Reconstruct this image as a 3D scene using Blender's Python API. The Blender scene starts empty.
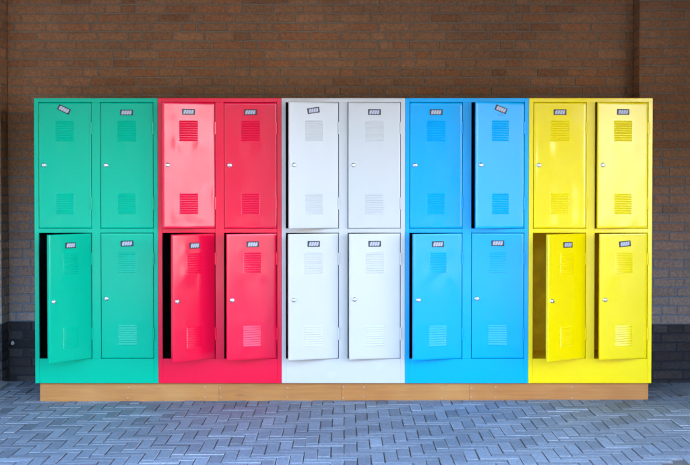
import bpy, bmesh, math, random
from mathutils import Vector, noise
R = math.radians
random.seed(7)
S = bpy.context.scene
COL = S.collection

# ------------------------------------------------------------------ camera
F_PX, D0, CAM_Z = 1303.0, 8.5, 1.421          # focal length in photo pixels, distance to the locker fronts
cam = bpy.data.cameras.new('camera')
cam.sensor_width = 36.0
cam.lens = F_PX * 36.0 / 690.0
cam.shift_y = -0.026
cam.clip_start = 0.1
cam.clip_end = 2000
camo = bpy.data.objects.new('camera', cam)
COL.objects.link(camo)
camo.location = (0.005, -D0, CAM_Z)
camo.rotation_euler = (R(90 - 1.3), 0, 0)
S.camera = camo

# ------------------------------------------------------------------ world, sun, exposure
SUN_EL, SUN_ROT = 44.0, -40.0                  # the sun stands behind the building: the passage is in its shade
W = bpy.data.worlds.new('World')
S.world = W
W.use_nodes = True
wn, wl = W.node_tree.nodes, W.node_tree.links
bg = wn['Background']
sky = wn.new('ShaderNodeTexSky')
sky.sky_type = 'NISHITA'
sky.sun_disc = False
sky.sun_elevation = R(SUN_EL)
sky.sun_rotation = R(SUN_ROT)
sky.air_density = 1.0
sky.dust_density = 1.6
sky.ozone_density = 1.0
wl.new(sky.outputs[0], bg.inputs[0])
bg.inputs[1].default_value = 0.15
sl = bpy.data.lights.new('sun', 'SUN')
sl.energy = 3.4
sl.angle = R(0.53)
sl.color = (1.0, 0.94, 0.86)
so = bpy.data.objects.new('sun', sl)
COL.objects.link(so)
so.rotation_euler = (R(90 - SUN_EL), 0, R(180 - SUN_ROT))
# light travels along local -Z; with this rotation it comes from +Y (behind the wall)
S.view_settings.view_transform = 'Standard'
S.view_settings.look = 'None'
S.view_settings.gamma = 1.0
S.view_settings.use_curve_mapping = False
S.view_settings.exposure = 3.58
S.render.engine = 'CYCLES'
S.cycles.max_bounces = 8
S.cycles.diffuse_bounces = 6
S.cycles.glossy_bounces = 4

# ------------------------------------------------------------------ helpers
def tag(o, label=None, cat=None, group=None, kind=None):
    if label: o['label'] = label
    if cat: o['category'] = cat
    if group: o['group'] = group
    if kind: o['kind'] = kind
    return o

def empty(name, loc=(0, 0, 0), parent=None):
    o = bpy.data.objects.new(name, None)
    o.empty_display_size = 0.1
    COL.objects.link(o)
    o.location = loc
    o.parent = parent
    return o

def link(name, me, parent=None, loc=(0, 0, 0), rot=(0, 0, 0)):
    o = bpy.data.objects.new(name, me)
    COL.objects.link(o)
    o.parent = parent
    o.location = loc
    o.rotation_euler = rot
    return o

class MB:
    """collects polygons with a material slot, a smooth flag and a colour per face"""
    def __init__(s):
        s.v, s.f, s.m, s.c, s.s = [], [], [], [], []
    def face(s, pts, mat=0, col=(1, 1, 1), smooth=False):
        b = len(s.v)
        s.v.extend([tuple(p) for p in pts])
        s.f.append(tuple(range(b, b + len(pts))))
        s.m.append(mat); s.c.append(col); s.s.append(smooth)
    def faces(s, verts, faces, mat=0, col=(1, 1, 1), smooth=False):
        b = len(s.v)
        s.v.extend([tuple(p) for p in verts])
        for f in faces:
            s.f.append(tuple(b + i for i in f))
            s.m.append(mat); s.c.append(col); s.s.append(smooth)
    def box(s, x0, x1, y0, y1, z0, z1, bev=0.0015, mat=0, col=(1, 1, 1)):
        b = min(bev, (x1 - x0) / 2.5, (y1 - y0) / 2.5, (z1 - z0) / 2.5)
        bm = bmesh.new()
        vs = [bm.verts.new((x, y, z)) for x in (x0, x1) for y in (y0, y1) for z in (z0, z1)]
        for q in ((0, 1, 3, 2), (4, 6, 7, 5), (0, 4, 5, 1), (2, 3, 7, 6), (0, 2, 6, 4), (1, 5, 7, 3)):
            bm.faces.new([vs[i] for i in q])
        if b > 1e-5:
            bmesh.ops.bevel(bm, geom=bm.edges[:], offset=b, segments=1, affect='EDGES', profile=0.5)
        s.bm(bm, mat, col)
    def bm(s, bm, mat=0, col=(1, 1, 1), smooth=False):
        bm.verts.index_update()
        s.faces([v.co[:] for v in bm.verts], [[v.index for v in f.verts] for f in bm.faces], mat, col, smooth)
        bm.free()
    def lathe(s, prof, n=20, axis='y', org=(0, 0, 0), mat=0, smooth=True):
        """prof: (radius, position along the axis)"""
        vs, fs = [], []
        for r, t in prof:
            for k in range(n):
                a = 2 * math.pi * k / n
                c, d = r * math.cos(a), r * math.sin(a)
                p = (c, t, d) if axis == 'y' else (c, d, t)
                vs.append((p[0] + org[0], p[1] + org[1], p[2] + org[2]))
        for i in range(len(prof) - 1):
            for k in range(n):
                k2 = (k + 1) % n
                q = (i * n + k, i * n + k2, (i + 1) * n + k2, (i + 1) * n + k)
                fs.append(q[::-1] if axis == 'z' and False else q)
        fs.append(tuple(range(n))[::-1]); fs.append(tuple((len(prof) - 1) * n + k for k in range(n)))
        s.faces(vs, fs, mat, (1, 1, 1), smooth)
    def mesh(s, name, mats, recalc=False):
        me = bpy.data.meshes.new(name)
        me.from_pydata(s.v, [], s.f)
        for m in mats: me.materials.append(m)
        me.polygons.foreach_set('material_index', s.m)
        me.polygons.foreach_set('use_smooth', s.s)
        at = me.color_attributes.new('tone', 'FLOAT_COLOR', 'CORNER')
        buf = []
        for f, c in zip(s.f, s.c):
            for _ in f: buf.extend((c[0], c[1], c[2], 1.0))
        at.data.foreach_set('color', buf)
        me.update()
        if recalc:
            bm = bmesh.new(); bm.from_mesh(me)
            bmesh.ops.recalc_face_normals(bm, faces=bm.faces[:])
            bm.to_mesh(me); bm.free()
        return me

def mat_new(name):
    m = bpy.data.materials.new(name)
    m.use_nodes = True
    nt = m.node_tree
    return m, nt, nt.nodes['Principled BSDF']

def nd(nt, t, **kw):
    n = nt.nodes.new(t)
    for k, v in kw.items():
        if hasattr(n, k) and not k.startswith('i_'): setattr(n, k, v)
    return n

def noise_nd(nt, vec, scale, detail=4, rough=0.55):
    n = nt.nodes.new('ShaderNodeTexNoise')
    n.inputs['Scale'].default_value = scale
    n.inputs['Detail'].default_value = detail
    n.inputs['Roughness'].default_value = rough
    if vec is not None: nt.links.new(vec, n.inputs['Vector'])
    return n

def maprange(nt, val, a, b, c, d):
    n = nt.nodes.new('ShaderNodeMapRange')
    nt.links.new(val, n.inputs[0])
    for i, x in enumerate((a, b, c, d)): n.inputs[i + 1].default_value = x
    return n.outputs[0]

def mix(nt, fac, a, b, mode='MIX'):
    n = nt.nodes.new('ShaderNodeMix')
    n.data_type = 'RGBA'; n.blend_type = mode
    for sock, v in ((n.inputs[0], fac), (n.inputs[6], a), (n.inputs[7], b)):
        if hasattr(v, 'links') or hasattr(v, 'is_linked'): nt.links.new(v, sock)
        elif isinstance(v, (int, float)): sock.default_value = v
        else: sock.default_value = (*v, 1.0)
    return n.outputs[2]

def bump(nt, h, strength, dist, prev=None):
    n = nt.nodes.new('ShaderNodeBump')
    n.inputs['Strength'].default_value = strength
    n.inputs['Distance'].default_value = dist
    nt.links.new(h, n.inputs['Height'])
    if prev is not None: nt.links.new(prev, n.inputs['Normal'])
    return n.outputs[0]

# ------------------------------------------------------------------ materials
def paint(name, col, rough=0.13, grime=(0.05, 0.05, 0.05), spec=0.58):
    m, nt, p = mat_new(name)
    tc = nt.nodes.new('ShaderNodeTexCoord').outputs['Object']
    n1 = noise_nd(nt, tc, 5.0, 5)
    n2 = noise_nd(nt, tc, 60.0, 3)
    f = maprange(nt, n1.outputs[0], 0.35, 0.75, 0.0, 0.10)
    c1 = mix(nt, f, col, tuple(0.82 * x for x in col))
    specks = maprange(nt, n2.outputs[0], 0.70, 0.76, 0.0, 0.25)
    c2 = mix(nt, specks, c1, tuple(0.6 * x + 0.4 * g for x, g in zip(col, grime)))
    # faint rubbed marks: short streaks running in two directions, and dull handled patches
    marks = None
    for ang, sc in ((35, (6, 6, 140)), (-20, (130, 8, 5))):
        mp = nt.nodes.new('ShaderNodeMapping'); mp.inputs['Rotation'].default_value = (0, R(ang), 0); mp.inputs['Scale'].default_value = sc
        nt.links.new(tc, mp.inputs['Vector'])
        ns = noise_nd(nt, mp.outputs[0], 1.0, 3, 0.6)
        k = maprange(nt, ns.outputs[0], 0.66, 0.74, 0.0, 1.0)
        if marks is None: marks = k
        else:
            mx = nt.nodes.new('ShaderNodeMath'); mx.operation = 'MAXIMUM'
            nt.links.new(marks, mx.inputs[0]); nt.links.new(k, mx.inputs[1]); marks = mx.outputs[0]
    gate = maprange(nt, noise_nd(nt, tc, 3.2, 3).outputs[0], 0.48, 0.66, 0.0, 1.0)
    mu = nt.nodes.new('ShaderNodeMath'); mu.operation = 'MULTIPLY'
    nt.links.new(marks, mu.inputs[0]); nt.links.new(gate, mu.inputs[1])
    wear = maprange(nt, mu.outputs[0], 0, 1, 0, 0.16)
    c2 = mix(nt, wear, c2, tuple(0.75 * x + 0.10 for x in col))
    nt.links.new(c2, p.inputs['Base Color'])
    r = maprange(nt, n1.outputs[0], 0.3, 0.7, rough - 0.02, rough + 0.06)
    ra = nt.nodes.new('ShaderNodeMath'); ra.operation = 'MULTIPLY_ADD'
    nt.links.new(mu.outputs[0], ra.inputs[0]); ra.inputs[1].default_value = 0.14; nt.links.new(r, ra.inputs[2])
    nt.links.new(ra.outputs[0], p.inputs['Roughness'])
    p.inputs['Specular IOR Level'].default_value = spec
    n3 = noise_nd(nt, tc, 420.0, 2)
    n4 = noise_nd(nt, tc, 9.0, 2)
    b1 = bump(nt, n3.outputs[0], 0.03, 0.001)
    b2 = bump(nt, n4.outputs[0], 0.05, 0.004, b1)
    nt.links.new(b2, p.inputs['Normal'])
    return m

PAINT = {
    'green':  paint('green_paint',  (0.000, 0.465, 0.265), spec=0.22),
    'red':    paint('red_paint',    (0.900, 0.004, 0.046), spec=0.55),
    'white':  paint('white_paint',  (0.635, 0.622, 0.580), 0.22, spec=0.35),
    'blue':   paint('blue_paint',   (0.000, 0.405, 0.830), spec=0.36),
    'yellow': paint('yellow_paint', (0.950, 0.700, 0.000), spec=0.46),
}

def simple(name, col, rough=0.6, metal=0.0, nscale=None, amount=0.25, spec=0.5):
    m, nt, p = mat_new(name)
    p.inputs['Roughness'].default_value = rough
    p.inputs['Metallic'].default_value = metal
    p.inputs['Specular IOR Level'].default_value = spec
    tc = nt.nodes.new('ShaderNodeTexCoord').outputs['Object']
    n = noise_nd(nt, tc, nscale or 30.0, 5)
    f = maprange(nt, n.outputs[0], 0.3, 0.7, 0.0, 1.0)
    nt.links.new(mix(nt, f, tuple(x * (1 - amount) for x in col), tuple(min(1, x * (1 + amount)) for x in col)), p.inputs['Base Color'])
    return m

M_CHROME = simple('chrome', (0.80, 0.80, 0.81), 0.36, 0.9, 80, 0.06)
M_KEYHOLE = simple('lock_slot', (0.02, 0.02, 0.02), 0.6)
M_PLATE_DARK = simple('plate_black', (0.014, 0.014, 0.018), 0.45)
M_PLATE_CARD = simple('plate_card', (0.26, 0.25, 0.285), 0.5, 0, 200, 0.1)
M_PLATE_MARK = simple('plate_mark', (0.50, 0.485, 0.54), 0.5, 0, 200, 0.05)
M_SCREW = simple('screw_zinc', (0.44, 0.33, 0.24), 0.55, 0.2)
M_IRON = simple('cast_iron', (0.035, 0.037, 0.04), 0.55, 0.3, 40, 0.3)
M_LEAF = simple('dead_leaf', (0.17, 0.075, 0.04), 0.7, 0, 60, 0.4)
M_KERB = simple('kerb_concrete', (0.25, 0.26, 0.28), 0.75, 0, 25, 0.25)
M_FLECK = simple('white_fleck', (0.6, 0.58, 0.55), 0.8, 0, 90, 0.15)
M_CEIL = simple('ceiling_concrete', (0.17, 0.15, 0.13), 0.85, 0, 3, 0.15)

def mat_masonry(name, nscale, rough, bstr, bdist, spec=0.35, grime=0.35, warm=(1, 1, 1)):
    m, nt, p = mat_new(name)
    at = nt.nodes.new('ShaderNodeVertexColor'); at.layer_name = 'tone'
    tc = nt.nodes.new('ShaderNodeTexCoord').outputs['Object']
    n1 = noise_nd(nt, tc, nscale, 6, 0.65)
    n2 = noise_nd(nt, tc, 1.3, 4, 0.5)
    f1 = maprange(nt, n1.outputs[0], 0.3, 0.72, 0.0, 1.0)
    f2 = maprange(nt, n2.outputs[0], 0.3, 0.7, 0.0, 1.0)
    dark = mix(nt, 1.0, at.outputs[0], (1 - grime,) * 3, 'MULTIPLY')
    lite = mix(nt, 1.0, at.outputs[0], (1 + grime * 0.7,) * 3, 'MULTIPLY')
    c = mix(nt, f1, dark, lite)
    c = mix(nt, f2, mix(nt, 1.0, c, (0.85, 0.85, 0.87), 'MULTIPLY'), mix(nt, 1.0, c, (1.1, 1.08, 1.06), 'MULTIPLY'))
    nt.links.new(c, p.inputs['Base Color'])
    p.inputs['Roughness'].default_value = rough
    p.inputs['Specular IOR Level'].default_value = spec
    nt.links.new(bump(nt, n1.outputs[0], bstr, bdist), p.inputs['Normal'])
    return m

M_BRICK = mat_masonry('brick', 55, 0.85, 0.6, 0.004)
M_MORTAR = mat_masonry('mortar', 120, 0.95, 0.5, 0.003, 0.2)
M_PAVER = mat_masonry('paver', 70, 0.72, 0.6, 0.003, 0.4, 0.36)
M_SAND = mat_masonry('joint_sand', 150, 0.95, 0.5, 0.003, 0.1)

def mat_wood():
    m, nt, p = mat_new('pine_board')
    tc = nt.nodes.new('ShaderNodeTexCoord').outputs['Object']
    mp = nt.nodes.new('ShaderNodeMapping'); mp.inputs['Scale'].default_value = (1.6, 14, 26)
    nt.links.new(tc, mp.inputs['Vector'])
    n1 = noise_nd(nt, mp.outputs[0], 1.6, 6, 0.6)
    mp2 = nt.nodes.new('ShaderNodeMapping'); mp2.inputs['Scale'].default_value = (3, 40, 160)
    nt.links.new(tc, mp2.inputs['Vector'])
    n2 = noise_nd(nt, mp2.outputs[0], 1.5, 4, 0.6)
    n3 = noise_nd(nt, tc, 2.2, 3)
    f = maprange(nt, n1.outputs[0], 0.32, 0.7, 0, 1)
    c = mix(nt, f, (0.56, 0.240, 0.054), (0.43, 0.155, 0.030))
    f2 = maprange(nt, n2.outputs[0], 0.45, 0.75, 0, 0.6)
    c = mix(nt, f2, c, (0.36, 0.155, 0.045))
    f3 = maprange(nt, n3.outputs[0], 0.45, 0.75, 0, 0.4)
    c = mix(nt, f3, c, (0.66, 0.36, 0.12))
    # knots
    vo = nt.nodes.new('ShaderNodeTexVoronoi'); vo.inputs['Scale'].default_value = 1.0
    mp3 = nt.nodes.new('ShaderNodeMapping'); mp3.inputs['Scale'].default_value = (2.4, 1, 9.0)
    nt.links.new(tc, mp3.inputs['Vector']); nt.links.new(mp3.outputs[0], vo.inputs['Vector'])
    k = maprange(nt, vo.outputs['Distance'], 0.04, 0.13, 0.85, 0.0)
    c = mix(nt, k, c, (0.20, 0.09, 0.035))
    at = nt.nodes.new('ShaderNodeVertexColor'); at.layer_name = 'tone'
    c = mix(nt, 1.0, c, at.outputs[0], 'MULTIPLY')
    nt.links.new(c, p.inputs['Base Color'])
    p.inputs['Roughness'].default_value = 0.5
    nt.links.new(bump(nt, n2.outputs[0], 0.2, 0.001), p.inputs['Normal'])
    return m
M_WOOD = mat_wood()

# ------------------------------------------------------------------ ground
def gz(x):                                       # the paving falls a little towards the left
    return 0.0032 * (x + 2.0)

def hsh(x, y, z=0.0):
    return noise.noise(Vector((x, y, z)))

pv = MB()
PW, PL, GAP = 0.070, 0.210, 0.0045
def paver(x0, y0, lx, ly):
    g = GAP / 2
    cx, cy = x0 + lx / 2, y0 + ly / 2
    dz = random.gauss(0, 0.0011); tx = random.gauss(0, 0.006); ty = random.gauss(0, 0.006)
    jx, jy = random.gauss(0, 0.0008), random.gauss(0, 0.0008)
    def P(x, y, z):
        return (x + jx, y + jy, gz(cx) + z + dz + tx * (x - cx) + ty * (y - cy))
    t = 0.205 + random.gauss(0, 0.026) + 0.035 * hsh(cx * 0.9, cy * 0.9)
    t *= 1.42
    col = (t * 0.80, t * 0.99, t * 1.22)
    lime = max(0.0, min(1.0, hsh(cx * 1.7, cy * 3.1, 5.0) * 3.0 - 0.25 + random.uniform(-0.4, 0.4)))
    e = t * (0.90 + 0.55 * lime)
    ecol = (e * 0.90, e, e * 1.12)
    c = 0.0036
    o = [(x0 + g, y0 + g), (x0 + lx - g, y0 + g), (x0 + lx - g, y0 + ly - g), (x0 + g, y0 + ly - g)]
    i = [(x0 + g + c, y0 + g + c), (x0 + lx - g - c, y0 + g + c), (x0 + lx - g - c, y0 + ly - g - c), (x0 + g + c, y0 + ly - g - c)]
    pv.face([P(a, b, 0) for a, b in i], 0, col)
    for k in range(4):
        k2 = (k + 1) % 4
        pv.face([P(*o[k], -0.003), P(*o[k2], -0.003), P(*i[k2], 0), P(*i[k], 0)], 0, ecol)
        pv.face([P(*o[k], -0.016), P(*o[k2], -0.016), P(*o[k2], -0.003), P(*o[k], -0.003)], 0, (t * 0.7, t * 0.72, t * 0.78))
GX0, GX1, GY0, GY1 = -5.6, 5.6, -6.0, 1.6
nx0, nx1 = int(GX0 / PW), int(GX1 / PW)
ny0, ny1 = int(GY0 / PW), int(GY1 / PW)
DX0, DX1, DY0, DY1 = 1.60, 2.05, -2.44, -1.985          # opening for the drain cover
for yy in range(ny0, ny1):
    for xx in range(nx0, nx1):
        t = (xx - yy) % 6
        if t not in (0, 5): continue
        lx, ly = (PL, PW) if t == 0 else (PW, PL)
        x0, y0 = xx * PW, yy * PW
        if x0 + lx > DX0 and x0 < DX1 and y0 + ly > DY0 and y0 < DY1: continue
        paver(x0, y0, lx, ly)
pvo = link('pavement', pv.mesh('pavement', [M_PAVER]))
tag(pvo, kind='structure')

gm, nt, p = mat_new('yard_ground')
tc = nt.nodes.new('ShaderNodeTexCoord').outputs['Object']
n1 = noise_nd(nt, tc, 0.35, 6); n2 = noise_nd(nt, tc, 60, 4)
c = mix(nt, maprange(nt, n1.outputs[0], 0.3, 0.7, 0, 1), (0.125, 0.12, 0.11), (0.165, 0.155, 0.145))
c = mix(nt, maprange(nt, n2.outputs[0], 0.4, 0.7, 0, 0.4), c, (0.13, 0.13, 0.13))
nt.links.new(c, p.inputs['Base Color']); p.inputs['Roughness'].default_value = 0.9
g = MB()
g.face([(x, y, gz(max(-6, min(6, x))) - 0.010) for x, y in ((-600, -900), (-6, -900), (-6, 300), (-600, 300))])
g.face([(x, y, gz(max(-6, min(6, x))) - 0.010) for x, y in ((-6, -900), (6, -900), (6, 300), (-6, 300))])
g.face([(x, y, gz(max(-6, min(6, x))) - 0.010) for x, y in ((6, -900), (600, -900), (600, 300), (6, 300))])
tag(link('ground', g.mesh('ground', [gm])), kind='structure')

# ------------------------------------------------------------------ brick walls
COURSE, BRK_H = 0.0656, 0.0542
STR, HDR, JNT = 0.209, 0.098, 0.0105
TAR_Z = 0.426
def brick_tone(u, z, seed):
    v = random.gauss(0, 1)
    if z < TAR_Z:                                  # tarred base
        t = 0.046 + 0.010 * v + 0.016 * hsh(u * 1.7, z * 4, seed)
        t = max(0.018, t)
        w = random.uniform(0, 0.35)
        return (t * (1.05 + w * 0.9), t * (1.0 + w * 0.3), t * (1.12 - 0.2 * w))
    r = random.random()
    base = (0.320, 0.149, 0.066)
    if r < 0.10: base = (0.350, 0.160, 0.071)
    elif r < 0.22: base = (0.285, 0.122, 0.052)
    elif r < 0.34: base = (0.340, 0.140, 0.056)
    k = 1.03 + 0.06 * v + 0.15 * hsh(u * 0.6, z * 1.1, seed)
    lime = max(0.0, 1.0 - (z - TAR_Z) / 1.1) * (0.62 + 0.25 * hsh(u * 1.1, z * 2, seed + 3))   # pale lime above the tar, with low sky light put into the colour
    g3 = (0.390, 0.355, 0.335)
    return tuple(max(0.02, k * (b * (1 - lime) + q * lime)) for b, q in zip(base, g3))

def mortar_tone(z):
    if z < TAR_Z: return (0.042, 0.045, 0.056)
    l = max(0.0, 1.0 - (z - TAR_Z) / 1.4)
    return (0.245 - 0.02 * l, 0.185 + 0.075 * l, 0.130 + 0.20 * l)  # bluer and paler low down: lime plus sky light in the colour

def brick_panel(mb, org, u, nrm, width, height, seed, tar=True):
    """wild bond brickwork on a rectangle: org is its lower left corner, u runs along it, nrm points out of it"""
    U, N = Vector(u), Vector(nrm); O = Vector(org)
    rng = random.Random(seed)
    def P(a, z, d): return O + U * a + N * d + Vector((0, 0, z))
    n = int(math.ceil(height / COURSE))
    prev = []
    for k in range(n):
        z0 = k * COURSE
        # mortar strip behind the course, 6 mm back
        zt = min(z0 + COURSE, height)
        mb.face([P(0, z0, -0.006), P(width, z0, -0.006), P(width, zt, -0.006), P(0, zt, -0.006)], 1, mortar_tone(O.z + z0 + COURSE / 2 if tar else max(0.38, O.z + z0)))
        a = -rng.choice((0.0, 0.05, 0.11, 0.16)) 
        joints = []
        run = 0
        while a < width:
            best = None
            opts = [STR, STR, STR, HDR] if run < 4 else [HDR]
            for L in rng.sample(opts, len(opts)):
                e = a + L + JNT
                if all(abs(e - q) > 0.035 for q in prev): best = L; break
            L = best if best else opts[0]
            run = run + 1 if L == STR else 0
            a0, a1 = max(a, 0.0), min(a + L, width)
            joints.append(a + L + JNT)
            if a1 - a0 > 0.02:
                zz0, zz1 = z0 + 0.006, min(z0 + 0.006 + BRK_H, height)
                if zz1 - zz0 > 0.01:
                    col = brick_tone(a0 + seed * 3.1, O.z + z0 if tar else max(0.38, O.z + z0), seed)
                    d = rng.gauss(0, 0.0010)
                    tl, th = rng.gauss(0, 0.004), rng.gauss(0, 0.010)
                    j = [rng.gauss(0, 0.0012) for _ in range(8)]
                    ca, cz = (a0 + a1) / 2, (zz0 + zz1) / 2
                    o = [(a0 + j[0], zz0 + j[1]), (a1 + j[2], zz0 + j[3]), (a1 + j[4], zz1 + j[5]), (a0 + j[6], zz1 + j[7])]
                    if a0 == 0.0: o[0] = (0.0, o[0][1]); o[3] = (0.0, o[3][1])
                    if a1 == width: o[1] = (width, o[1][1]); o[2] = (width, o[2][1])
                    bv = 0.0032
                    i = [(o[0][0] + bv, o[0][1] + bv), (o[1][0] - bv, o[1][1] + bv), (o[2][0] - bv, o[2][1] - bv), (o[3][0] + bv, o[3][1] - bv)]
                    dep = lambda q: d + tl * (q[0] - ca) + th * (q[1] - cz)
                    mb.face([P(*q, dep(q)) for q in i], 0, col)
                    for m in range(4):
                        m2 = (m + 1) % 4
                        mb.face([P(*o[m], dep(o[m]) - 0.0025), P(*o[m2], dep(o[m2]) - 0.0025), P(*i[m2], dep(i[m2])), P(*i[m], dep(i[m]))], 0, col)
                        mb.face([P(*o[m], -0.0075), P(*o[m2], -0.0075), P(*o[m2], dep(o[m2]) - 0.0025), P(*o[m], dep(o[m]) - 0.0025)], 0, tuple(x * 0.85 for x in col))
            a += L + JNT
        prev = joints

BACK_Y, PIER_Y = 0.95, 0.75
LP, RP = -2.437, 2.09                             # inner corners of the two piers
ZB, CEIL_Z, EAVE_Y, BEAM_Z = -0.03, 3.0, -2.9, 2.6
WING, RWING = 3.9, 2.85
wall = empty('brick_wall', (0, BACK_Y, 0))
tag(wall, 'brown brick wall behind the lockers, its foot tarred dark', 'wall')
def part(name, mb, mats, parent):
    me = mb.mesh(name, mats)
    o = link(name, me, parent)
    o.location = tuple(-c for c in parent.location)
    return o
b = MB(); brick_panel(b, (LP, BACK_Y, ZB), (1, 0, 0), (0, -1, 0), RP - LP, CEIL_Z - ZB, 11)
part('back_wall', b, [M_BRICK, M_MORTAR], wall)
b = MB()
brick_panel(b, (-WING, PIER_Y, ZB), (1, 0, 0), (0, -1, 0), LP + WING, CEIL_Z - ZB, 12, False)
brick_panel(b, (LP, PIER_Y, ZB), (0, 1, 0), (1, 0, 0), BACK_Y - PIER_Y, CEIL_Z - ZB, 13)
part('pier', b, [M_BRICK, M_MORTAR], wall)
b = MB()
brick_panel(b, (RP, PIER_Y, ZB), (1, 0, 0), (0, -1, 0), RWING - RP, CEIL_Z - ZB, 14)
brick_panel(b, (RP, BACK_Y, ZB), (0, -1, 0), (-1, 0, 0), BACK_Y - PIER_Y, CEIL_Z - ZB, 15)
part('pier', b, [M_BRICK, M_MORTAR], wall)
RWY = -0.80                                       # the side walls of the passage
b = MB()
brick_panel(b, (RWING, PIER_Y, ZB), (0, -1, 0), (-1, 0, 0), PIER_Y - RWY, CEIL_Z - ZB, 16)
brick_panel(b, (RWING, RWY, ZB), (1, 0, 0), (0, -1, 0), 0.6, CEIL_Z - ZB, 17)
part('side_wall', b, [M_BRICK, M_MORTAR], wall)
b = MB()
brick_panel(b, (-WING, RWY, ZB), (0, 1, 0), (1, 0, 0), PIER_Y - RWY, CEIL_Z - ZB, 18)
brick_panel(b, (-WING - 0.6, RWY, ZB), (1, 0, 0), (0, -1, 0), 0.6, CEIL_Z - ZB, 19)
part('side_wall', b, [M_BRICK, M_MORTAR], wall)
b = MB(); b.box(-14, 8, EAVE_Y, 6.0, CEIL_Z, CEIL_Z + 0.35, 0.01)
part('ceiling', b, [M_CEIL], wall)
b = MB(); b.box(-14, 8, EAVE_Y + 0.001, EAVE_Y + 0.3, BEAM_Z, CEIL_Z - 0.001, 0.01)  # unseen downstand added to cut the sky light on the locker tops
part('shade_beam', b, [M_CEIL], wall)
b = MB()
b.box(-14, 8, EAVE_Y + 0.02, 5.98, CEIL_Z + 0.352, 6.0, 0.01, 0, (0.2, 0.11, 0.065))
b.box(-14, -WING - 0.61, RWY, 6, ZB, CEIL_Z - 0.004, 0.01, 0, (0.2, 0.11, 0.065))
b.box(RWING + 0.61, 8, RWY, 6, ZB, CEIL_Z - 0.004, 0.01, 0, (0.2, 0.11, 0.065))
b.box(-WING - 0.6, RWING + 0.6, BACK_Y + 0.02, 6, ZB, CEIL_Z - 0.004, 0.01, 0, (0.2, 0.11, 0.065))
part('upper_storey', b, [M_BRICK], wall)

def fleck(x, z, y, r, sq=1.3):
    mb = MB(); n = 9
    rs = [r * random.uniform(0.6, 1.15) for _ in range(n)]
    pts = [(x + rs[k] * math.cos(2 * math.pi * k / n), y - 0.0035, z + sq * rs[k] * math.sin(2 * math.pi * k / n)) for k in range(n)]
    ctr = (x, y - 0.006, z)
    for k in range(n): mb.face([pts[k], pts[(k + 1) % n], ctr], 0, (1, 1, 1))
    part('paint_fleck', mb, [M_FLECK], wall)
def at_wall(px, py, y):                           # a point of the wall by its place in the photo
    d = D0 + y
    return (px - 345) / F_PX * d, CAM_Z - (py - 185) / F_PX * d
for px, py, y, r in ((12.4, 343.5, BACK_Y, 0.013), ):
    x, z = at_wall(px, py, y)
    fleck(x, z, y, r)

# ------------------------------------------------------------------ lockers
UW, UH, UD = 0.8065, 1.862, 0.50
UZ = 0.1245                                       # bottom edge of the lockers
FW, CW = 0.0285, 0.0575                           # outer and middle stiles
TOPR, MIDR, BOTP = 0.0265, 0.0290, 0.1610         # top rail, middle rail, bottom panel
OPW = (UW - 2 * FW - CW) / 2                      # door openings
OPH = (UH - TOPR - MIDR - BOTP) / 2
GAPD = 0.0032
DW, DH = OPW - 2 * GAPD, OPH - 2 * GAPD

def cabinet_mesh(m, name, inner):
    b = MB(); T = 0.004; x0, x1 = 0.0006, UW - 0.0006
    fd = 0.022                                    # depth of the front frame
    zt = UH - TOPR; zm0 = BOTP + OPH; zm1 = zm0 + MIDR
    b.box(x0, FW, 0, fd, 0, UH, 0.0016); b.box(UW - FW, x1, 0, fd, 0, UH, 0.0016)
    xa, xb = FW, UW - FW
    b.box(xa, xb, 0.0002, fd, zt, UH, 0.0016)
    b.box(xa, xb, 0.0002, fd, 0, BOTP, 0.0016)
    cx0, cx1 = FW + OPW, FW + OPW + CW
    b.box(cx0, cx1, 0.0003, fd, BOTP, zt, 0.0016)
    for a, c in ((xa, cx0), (cx1, xb)): b.box(a, c, 0.0004, fd, zm0, zm1, 0.0016)
    # carcass behind the frame
    y0 = fd
    b.box(x0, x0 + T, y0, UD, 0, UH, 0); b.box(x1 - T, x1, y0, UD, 0, UH, 0)
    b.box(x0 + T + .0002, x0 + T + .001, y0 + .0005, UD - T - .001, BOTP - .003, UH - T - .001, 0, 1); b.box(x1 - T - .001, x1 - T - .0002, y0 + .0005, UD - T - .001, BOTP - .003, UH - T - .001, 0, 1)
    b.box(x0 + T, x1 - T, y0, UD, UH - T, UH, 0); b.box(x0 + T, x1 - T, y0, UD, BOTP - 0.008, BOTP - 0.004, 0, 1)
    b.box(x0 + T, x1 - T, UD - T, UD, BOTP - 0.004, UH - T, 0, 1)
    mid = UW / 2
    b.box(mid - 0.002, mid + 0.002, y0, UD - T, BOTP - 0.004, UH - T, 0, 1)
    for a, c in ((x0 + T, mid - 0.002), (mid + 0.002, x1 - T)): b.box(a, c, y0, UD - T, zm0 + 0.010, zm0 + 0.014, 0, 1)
    return b.mesh(name, [m, inner], True)

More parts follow.
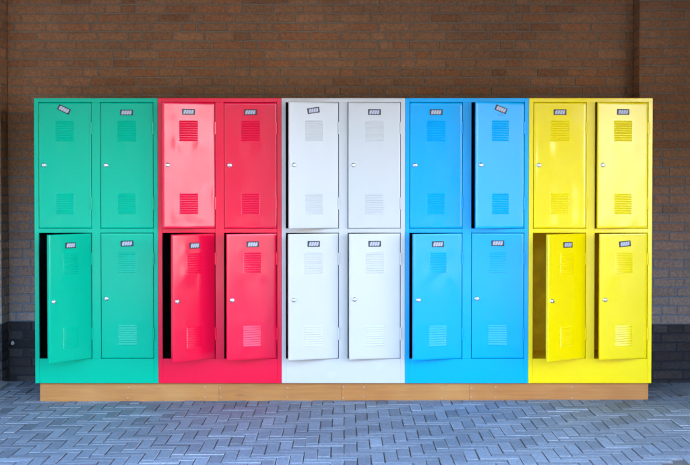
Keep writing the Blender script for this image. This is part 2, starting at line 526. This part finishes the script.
# louvre vents: 18 px wide, nine pressed louvres
V_W, V_N, V_P = 0.122, 9, 0.0150
V_TOP = (0.118, 0.592)                            # distance of their upper edge from the door's top
def vent_mesh(m, name, prot=0.0037):
    b = MB()
    prof = [(0.0, 0.0005), (0.006, -prot * 0.42), (0.0115, -prot * 0.88), (0.0128, -prot), (0.0138, -prot * 0.86), (0.0140, -0.0005)]
    xs = [(-V_W / 2, 0.0), (-V_W / 2 + 0.0025, 0.62), (-V_W / 2 + 0.007, 1.0), (V_W / 2 - 0.007, 1.0), (V_W / 2 - 0.0025, 0.62), (V_W / 2, 0.0)]
    for k in range(V_N):
        vs, fs = [], []
        z0 = -k * V_P
        for x, w in xs:
            for dz, y in prof:
                vs.append((x, y * w if y < 0 else y, z0 - dz))
        n = len(prof)
        for i in range(len(xs) - 1):
            for j in range(n - 1):
                fs.append((i * n + j, i * n + j + 1, (i + 1) * n + j + 1, (i + 1) * n + j))
        b.faces(vs, fs, 0, (1, 1, 1), True)
    return b.mesh(name, [m])

def door_mesh(m, name, seed):
    rng = random.Random(seed)
    nx, nz, T, bv = 26, 60, 0.018, 0.0022
    xs = [-DW, -DW + bv * 0.35, -DW + bv] + [-DW + bv + (DW - 2 * bv) * i / nx for i in range(1, nx)] + [-bv, -bv * 0.35, 0]
    zs = [0, bv * 0.35, bv] + [bv + (DH - 2 * bv) * i / nz for i in range(1, nz)] + [DH - bv, DH - bv * 0.35, DH]
    bumps = []
    for vt in V_TOP:
        zt = DH - vt; zb = zt - V_N * V_P
        for sx in (-1, 1):
            bumps.append((-DW / 2 + sx * V_W * 0.62, zb - 0.012, 0.030, 0.055, rng.uniform(0.0007, 0.0014)))
            bumps.append((-DW / 2 + sx * V_W * 0.60, zt + 0.012, 0.030, 0.045, rng.uniform(0.0004, 0.0010)))
        bumps.append((-DW / 2 + rng.uniform(-.02, .02), zb - 0.05, 0.035, 0.06, -rng.uniform(0.0006, 0.0013)))
    for _ in range(5):
        bumps.append((rng.uniform(-DW, 0), rng.uniform(0.1, DH - 0.1), rng.uniform(0.04, 0.09), rng.uniform(0.06, 0.16), rng.gauss(0, 0.0006)))
    o1, o2 = rng.uniform(0, 50), rng.uniform(0, 50)
    def wav(x, z):
        edge = min(x + DW, -x, z, DH - z)
        w = max(0.0, min(1.0, edge / 0.03))
        y = 0.0011 * noise.noise(Vector((x * 4 + o1, z * 3 + o2, 0.3)))
        for bx, bz, sx, sz, a in bumps:
            y -= a * math.exp(-((x - bx) / sx) ** 2 - ((z - bz) / sz) ** 2)
        return y * w
    def edge_y(t, L):
        e = min(t, L - t)
        if e <= 1e-9: return bv
        if e < bv * 0.9: return bv * 0.28
        return 0.0
    vs, fs = [], []
    for x in xs:
        for z in zs:
            vs.append((x, max(edge_y(-x, DW), edge_y(z, DH)) + wav(x, z), z))
    n = len(zs)
    for i in range(len(xs) - 1):
        for j in range(n - 1):
            fs.append((i * n + j, (i + 1) * n + j, (i + 1) * n + j + 1, i * n + j + 1))
    b = MB(); b.faces(vs, fs, 0, (1, 1, 1), True)
    q = [(-DW, bv, 0), (0, bv, 0), (0, bv, DH), (-DW, bv, DH)]
    r = [(-DW, T, 0), (0, T, 0), (0, T, DH), (-DW, T, DH)]
    for k in range(4):
        k2 = (k + 1) % 4
        b.face([q[k2], q[k], r[k], r[k2]])
    b.face([r[3], r[2], r[1], r[0]])
    return b.mesh(name, [m])

lk = MB()
lk.lathe([(0.0150, 0.001), (0.0150, -0.003), (0.0140, -0.0045), (0.0126, -0.0045), (0.0126, -0.010), (0.0112, -0.0128), (0.0070, -0.0140)], 22, 'y', mat=0)
lk.box(-0.0016, 0.0016, -0.0146, -0.0136, -0.006, 0.006, 0, 1)
LOCK = lk.mesh('lock', [M_CHROME, M_KEYHOLE], True)
HINGE = {}
def hinge_mesh(m, name):
    b = MB()
    h = 0.078
    b.lathe([(0.0020, -h / 2 - 0.001), (0.0062, -h / 2), (0.0062, -h / 6 - 0.0006), (0.0054, -h / 6), (0.0062, -h / 6 + 0.0006), (0.0062, h / 6 - 0.0006),
             (0.0054, h / 6), (0.0062, h / 6 + 0.0006), (0.0062, h / 2), (0.0020, h / 2 + 0.001)], 14, 'z', smooth=False)
    return b.mesh(name, [m], True)
def plate_mesh():
    b = MB(); w, h = 0.083, 0.037
    b.box(-w / 2, w / 2, -0.0022, -0.0002, -h / 2, h / 2, 0.0006, 0)
    # scalloped pale card inside the black surround, four slanted marks on it
    b.box(-w / 2 + 0.008, w / 2 - 0.008, -0.0028, -0.0023, -h / 2 + 0.0085, h / 2 - 0.0085, 0.0002, 1)
    n = 4; cw = (w - 0.018) / n
    for k in range(n):
        x = -w / 2 + 0.009 + cw * (k + 0.5)
        sl, hw, hh = 0.0036, cw * 0.36, h / 2 - 0.0055
        b.face([(x - hw - sl, -0.0033, -hh), (x + hw - sl, -0.0033, -hh), (x + hw + sl, -0.0033, hh), (x - hw + sl, -0.0033, hh)], 2)
    return b.mesh('name_plate', [M_PLATE_DARK, M_PLATE_CARD, M_PLATE_MARK])
PLATE = plate_mesh()

M_INNER = simple('dark_inside', (0.016, 0.016, 0.018), 0.6, 0, 8, 0.2, 0.2)  # near-black inside faces of the cabinets
M_INNER_Y = simple('yellow_inside', (0.90, 0.62, 0.010), 0.6, 0, 8, 0.2, 0.2)  # strong yellow inside faces of the yellow cabinet
# colour, then upper left, upper right, lower left, lower right: opening angle, plate tilt, plate offset (x, z)
UNITS = [
    ('green',  'teal green metal locker block with its lower left door swung wide open',
        [(0.0, -26, -.004, .020), (0.0, 0, 0, 0), (50.0, 0, 0, -.008), (0.0, 2, 0, -.002)]),
    ('red',    'red metal locker block between the green and the white ones, both lower doors standing open',
        [(14.0, 0, 0, .002), (0.0, 0, 0, .002), (44.0, 0, .004, -.010), (23.0, 0, .004, -.004)]),
    ('white',  'white metal locker block in the middle of the row with its doors slightly ajar',
        [(21.5, 9, -.004, .010), (4.0, 0, 0, .002), (19.5, 0, 0, -.002), (12.0, 0, -.002, -.002)]),
    ('blue',   'bright blue metal locker block between the white and the yellow ones, two doors ajar',
        [(0.0, 0, 0, .002), (18.0, -20, .004, .018), (18.5, 0, 0, -.004), (0.0, 0, 0, 0)]),
    ('yellow', 'rightmost yellow metal locker block with both lower doors standing open',
        [(0.0, 0, 0, .002), (9.0, 0, 0, .002), (36.0, 0, .006, -.006), (16.5, 5, .006, -.002)]),
]
VENT_M, HINGE_M = {}, {}
X_LEFT = -2.5 * UW - 0.006
for ui, (colr, label, doors) in enumerate(UNITS):
    m = PAINT[colr]
    root = empty('locker', (X_LEFT + ui * UW, 0, UZ))
    tag(root, label, 'locker', 'row of coloured lockers')
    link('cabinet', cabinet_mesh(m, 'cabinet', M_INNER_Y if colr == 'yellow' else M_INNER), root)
    vm = vent_mesh(m, 'vent'); hm = hinge_mesh(m, 'hinge')
    for di, (ang, tilt, ox, oz) in enumerate(doors):
        right, low = di % 2, di // 2
        hx = FW + OPW - GAPD + right * (OPW + CW)
        hz = BOTP + GAPD + (0 if low else OPH + MIDR)
        d = link('door', door_mesh(m, 'door', 100 + ui * 10 + di), root, (hx, -0.0006, hz), (0, 0, R(ang)))
        if ang >= 30: d['label'] = 'locker door swung wide open'
        elif ang >= 6: d['label'] = 'locker door left ajar'
        for vt in V_TOP:
            link('vent', vm, d, (-DW / 2, -0.0006, DH - vt - (0.004 if low else 0)))
        link('lock', LOCK, d, (-DW + 0.034, -0.0004, DH * 0.502 - (0.02 if low else 0.0)), (0, R(random.choice((0, 20, -35, 90))), 0))
        for zz in (DH - 0.165, DH - 0.655):
            link('hinge', hm, d, (0.0022, -0.0032, zz))
        pl = link('name_plate', PLATE, d, (-DW / 2 + ox, -0.0011, DH - 0.064 + oz), (0, R(-tilt), 0))
        if abs(tilt) > 7: pl['label'] = 'name plate hanging askew'
    if colr == 'blue':                            # bare slot under the crooked plate
        d = [o for o in root.children if o.name.startswith('door')][1]
        sb = MB(); sb.box(-0.020, 0.018, -0.0012, 0.0005, -0.0018, 0.0018, 0.0003)
        link('plate_slot', sb.mesh('plate_slot', [simple('slot_blue', (0.0, 0.10, 0.36), 0.5)]), d, (-DW / 2 + 0.002, -0.0008, DH - 0.084))

# ------------------------------------------------------------------ wooden plinth
PLY = 0.030
def px_x(px): return (px - 345) / F_PX * (D0 + PLY) + 0.005
plinth = empty('wooden_plinth', (0, PLY, 0))
tag(plinth, 'long low plinth of orange pine boards carrying the row of lockers', 'plinth')
cuts = [39.0, 218.5, 341.5, 470.0, 649.3]
screws = [[127.5, 205], [288], [364, 442.5], [496.5, 572.5]]
sm = MB(); sm.lathe([(0.0055, 0.0005), (0.0055, -0.0007), (0.0035, -0.0012)], 12, 'y', smooth=False); SCREW = sm.mesh('screw', [M_SCREW], True)
for i in range(4):
    x0, x1 = px_x(cuts[i]), px_x(cuts[i + 1])
    b = MB(); b.box(x0 + 0.0003 * (i > 0), x1 - 0.0003 * (i < 3), 0, 0.045, -0.02, UZ - 0.0004, 0.0012, 0, ((1, 1, 1), (0.97, 0.95, 0.92), (1.0, 0.95, 0.86), (0.98, 0.90, 0.77))[i])
    me = b.mesh('board', [M_WOOD])
    o = link('board', me, plinth)
    for sx in screws[i] + ([cuts[i] + 1.6] if i else []):
        for z in (0.092, 0.026):
            link('screw', SCREW, o, (px_x(sx) + random.uniform(-.004, .004), -0.0002, z + random.uniform(-.005, .005)))
for xs in (px_x(39), px_x(649.3) - 0.045):
    b = MB(); b.box(xs, xs + 0.045, 0.0456, 0.44, -0.02, UZ - 0.0004, 0.002)
    link('side_board', b.mesh('side_board', [M_WOOD]), plinth)

# ------------------------------------------------------------------ small things on the ground
dc = empty('drain_cover', ((DX0 + DX1) / 2, (DY0 + DY1) / 2, gz(1.86)))
tag(dc, 'dark cast iron drain cover set in the paving at the bottom right corner', 'drain cover')
hx, hy = (DX1 - DX0) / 2 - 0.006, (DY1 - DY0) / 2 - 0.006
b = MB()
b.box(-hx, hx, -hy, -hy + 0.03, -0.02, 0.0005, 0.002); b.box(-hx, hx, hy - 0.03, hy, -0.02, 0.0005, 0.002)
b.box(-hx, -hx + 0.03, -hy + 0.03, hy - 0.03, -0.02, 0.0004, 0.002); b.box(hx - 0.03, hx, -hy + 0.03, hy - 0.03, -0.02, 0.0004, 0.002)
link('frame', b.mesh('frame', [M_IRON]), dc)
b = MB()
nb = 11
for k in range(nb):
    x = -hx + 0.045 + (2 * hx - 0.09) * k / (nb - 1)
    b.box(x - 0.008, x + 0.008, -hy + 0.032, hy - 0.032, -0.02, -0.002, 0.002)
link('grate', b.mesh('grate', [M_IRON]), dc)

def leaf(px, py, label, size, rz):
    d = F_PX * CAM_Z / (py - 185); x = (px - 345) / F_PX * d; y = d - D0
    b = MB(); n = 8
    L = [(-1 + 2 * k / n, 0.42 * math.sin(math.pi * k / n) ** 0.8) for k in range(n + 1)]
    for k in range(n):
        (a, w), (a2, w2) = L[k], L[k + 1]
        z = lambda t, s: 0.10 * t * t + 0.28 * s * s + 0.05 * math.sin(5 * t)
        for sgn in (-1, 1):
            q = [(a, 0, z(a, 0)), (a2, 0, z(a2, 0)), (a2, sgn * w2, z(a2, w2)), (a, sgn * w, z(a, w))]
            b.face([tuple(c * size for c in p_) for p_ in q])
    b.box(-1.5 * size, -0.95 * size, -0.03 * size, 0.03 * size, 0.10 * size, 0.15 * size, 0)
    o = link('dead_leaf', b.mesh('dead_leaf', [M_LEAF]), None, (x, y, gz(x) + 0.004), (0, 0, rz))
    tag(o, label, 'leaf', 'dead leaves on the paving')
leaf(9.5, 399.0, 'curled brown dead leaf on the paving left of the green locker', 0.035, 0.4)
leaf(683, 398.5, 'curled brown dead leaf on the paving right of the yellow locker', 0.034, 2.2)

kx = -2.66
b = MB()
prof = [(0.37, 0.0), (0.40, 0.035), (0.45, 0.058), (0.738, 0.085), (0.738, -0.02), (0.37, -0.02)]
xa, xb = -2.80, -2.385
n = len(prof)
vs = [(xa, y, z) for y, z in prof] + [(xb, y + 0.10 * (y < 0.6), z * 0.25) for y, z in prof]
fs = [(i, (i + 1) % n, n + (i + 1) % n, n + i) for i in range(n)] + [tuple(range(n)), tuple(range(n, 2 * n))]
b.faces(vs, fs)
tag(link('kerb_stone', b.mesh('kerb_stone', [M_KERB], True)), 'grey sloping kerb stone at the foot of the left brick pier', 'kerb stone')

# ------------------------------------------------------------------ unseen houses added behind the camera for door reflections and bounced light
M_PALE = simple('pale_render', (0.83, 0.85, 0.88), 0.85, 0, 0.8, 0.06)
M_GREYR = simple('grey_render', (0.30, 0.30, 0.31), 0.85, 0, 0.8, 0.06)
M_DKBRK = simple('dark_brick_far', (0.035, 0.031, 0.029), 0.9, 0, 1.5, 0.25)
M_ROOF = simple('roof_tile', (0.10, 0.06, 0.05), 0.8, 0, 2, 0.3)
M_GLASS = simple('window_glass', (0.03, 0.04, 0.05), 0.05, 0, 1, 0.1)
M_FRAME = simple('window_frame', (0.7, 0.7, 0.7), 0.5)
def house(name, label, x0, x1, y, h, m, nwin):
    root = empty(name, ((x0 + x1) / 2, y, 0)); tag(root, label, 'building')
    hw = (x1 - x0) / 2
    b = MB(); b.box(-hw, hw, -8, 0, -0.05, h, 0.01); link('wall', b.mesh('wall', [m]), root)
    b = MB()
    b.faces([(-hw - .3, .4, h), (hw + .3, .4, h), (hw + .3, -4, h + 1.6), (-hw - .3, -4, h + 1.6), (-hw - .3, -8.4, h), (hw + .3, -8.4, h)],
            [(0, 1, 2, 3), (3, 2, 5, 4), (0, 3, 4), (1, 5, 2), (0, 4, 5, 1)])
    link('roof', b.mesh('roof', [M_ROOF], True), root)
    fm = MB(); fm.box(-.75, .75, 0.0, .04, -.7, .7, .005); fme = fm.mesh('window', [M_FRAME])
    gl = MB(); gl.box(-.66, .66, 0.042, .046, -.61, .61, 0); gme = gl.mesh('pane', [M_GLASS])
    for k in range(nwin):
        for z in (1.6, 4.4):
            if z + .8 > h: continue
            w = link('window', fme, root, (-hw + (2 * hw) * (k + .5) / nwin, 0.001, z)); link('pane', gme, w)
house('added_pale_house', 'pale rendered house across the yard facing the lockers', 7.2, 18.5, -24, 5.4, M_PALE, 3)
house('added_grey_house', 'grey rendered house across the yard right of the pale one', 19.2, 42, -24, 5.2, M_GREYR, 6)
house('added_dark_house', 'long dark brick house across the yard straight opposite the lockers', -34, 6.5, -25, 5.4, M_DKBRK, 8)

pt = empty('added_pale_terrace', (13.5, -12, 0)); tag(pt, 'long pale rendered terrace along the right side of the yard', 'building')  # unseen, added as a bright surface for the open doors to mirror
b = MB(); b.box(0, 9, 2.5, 10.5, -0.05, 7.0, 0.01); link('wall', b.mesh('wall', [M_PALE]), pt)
b = MB()
b.faces([(-.3, 2.2, 7.0), (-.3, 10.8, 7.0), (4.5, 10.8, 9.2), (4.5, 2.2, 9.2), (9.3, 2.2, 7.0), (9.3, 10.8, 7.0)],
        [(0, 1, 2, 3), (3, 2, 5, 4), (0, 3, 4), (1, 5, 2), (0, 4, 5, 1)])
link('roof', b.mesh('roof', [M_ROOF], True), pt)
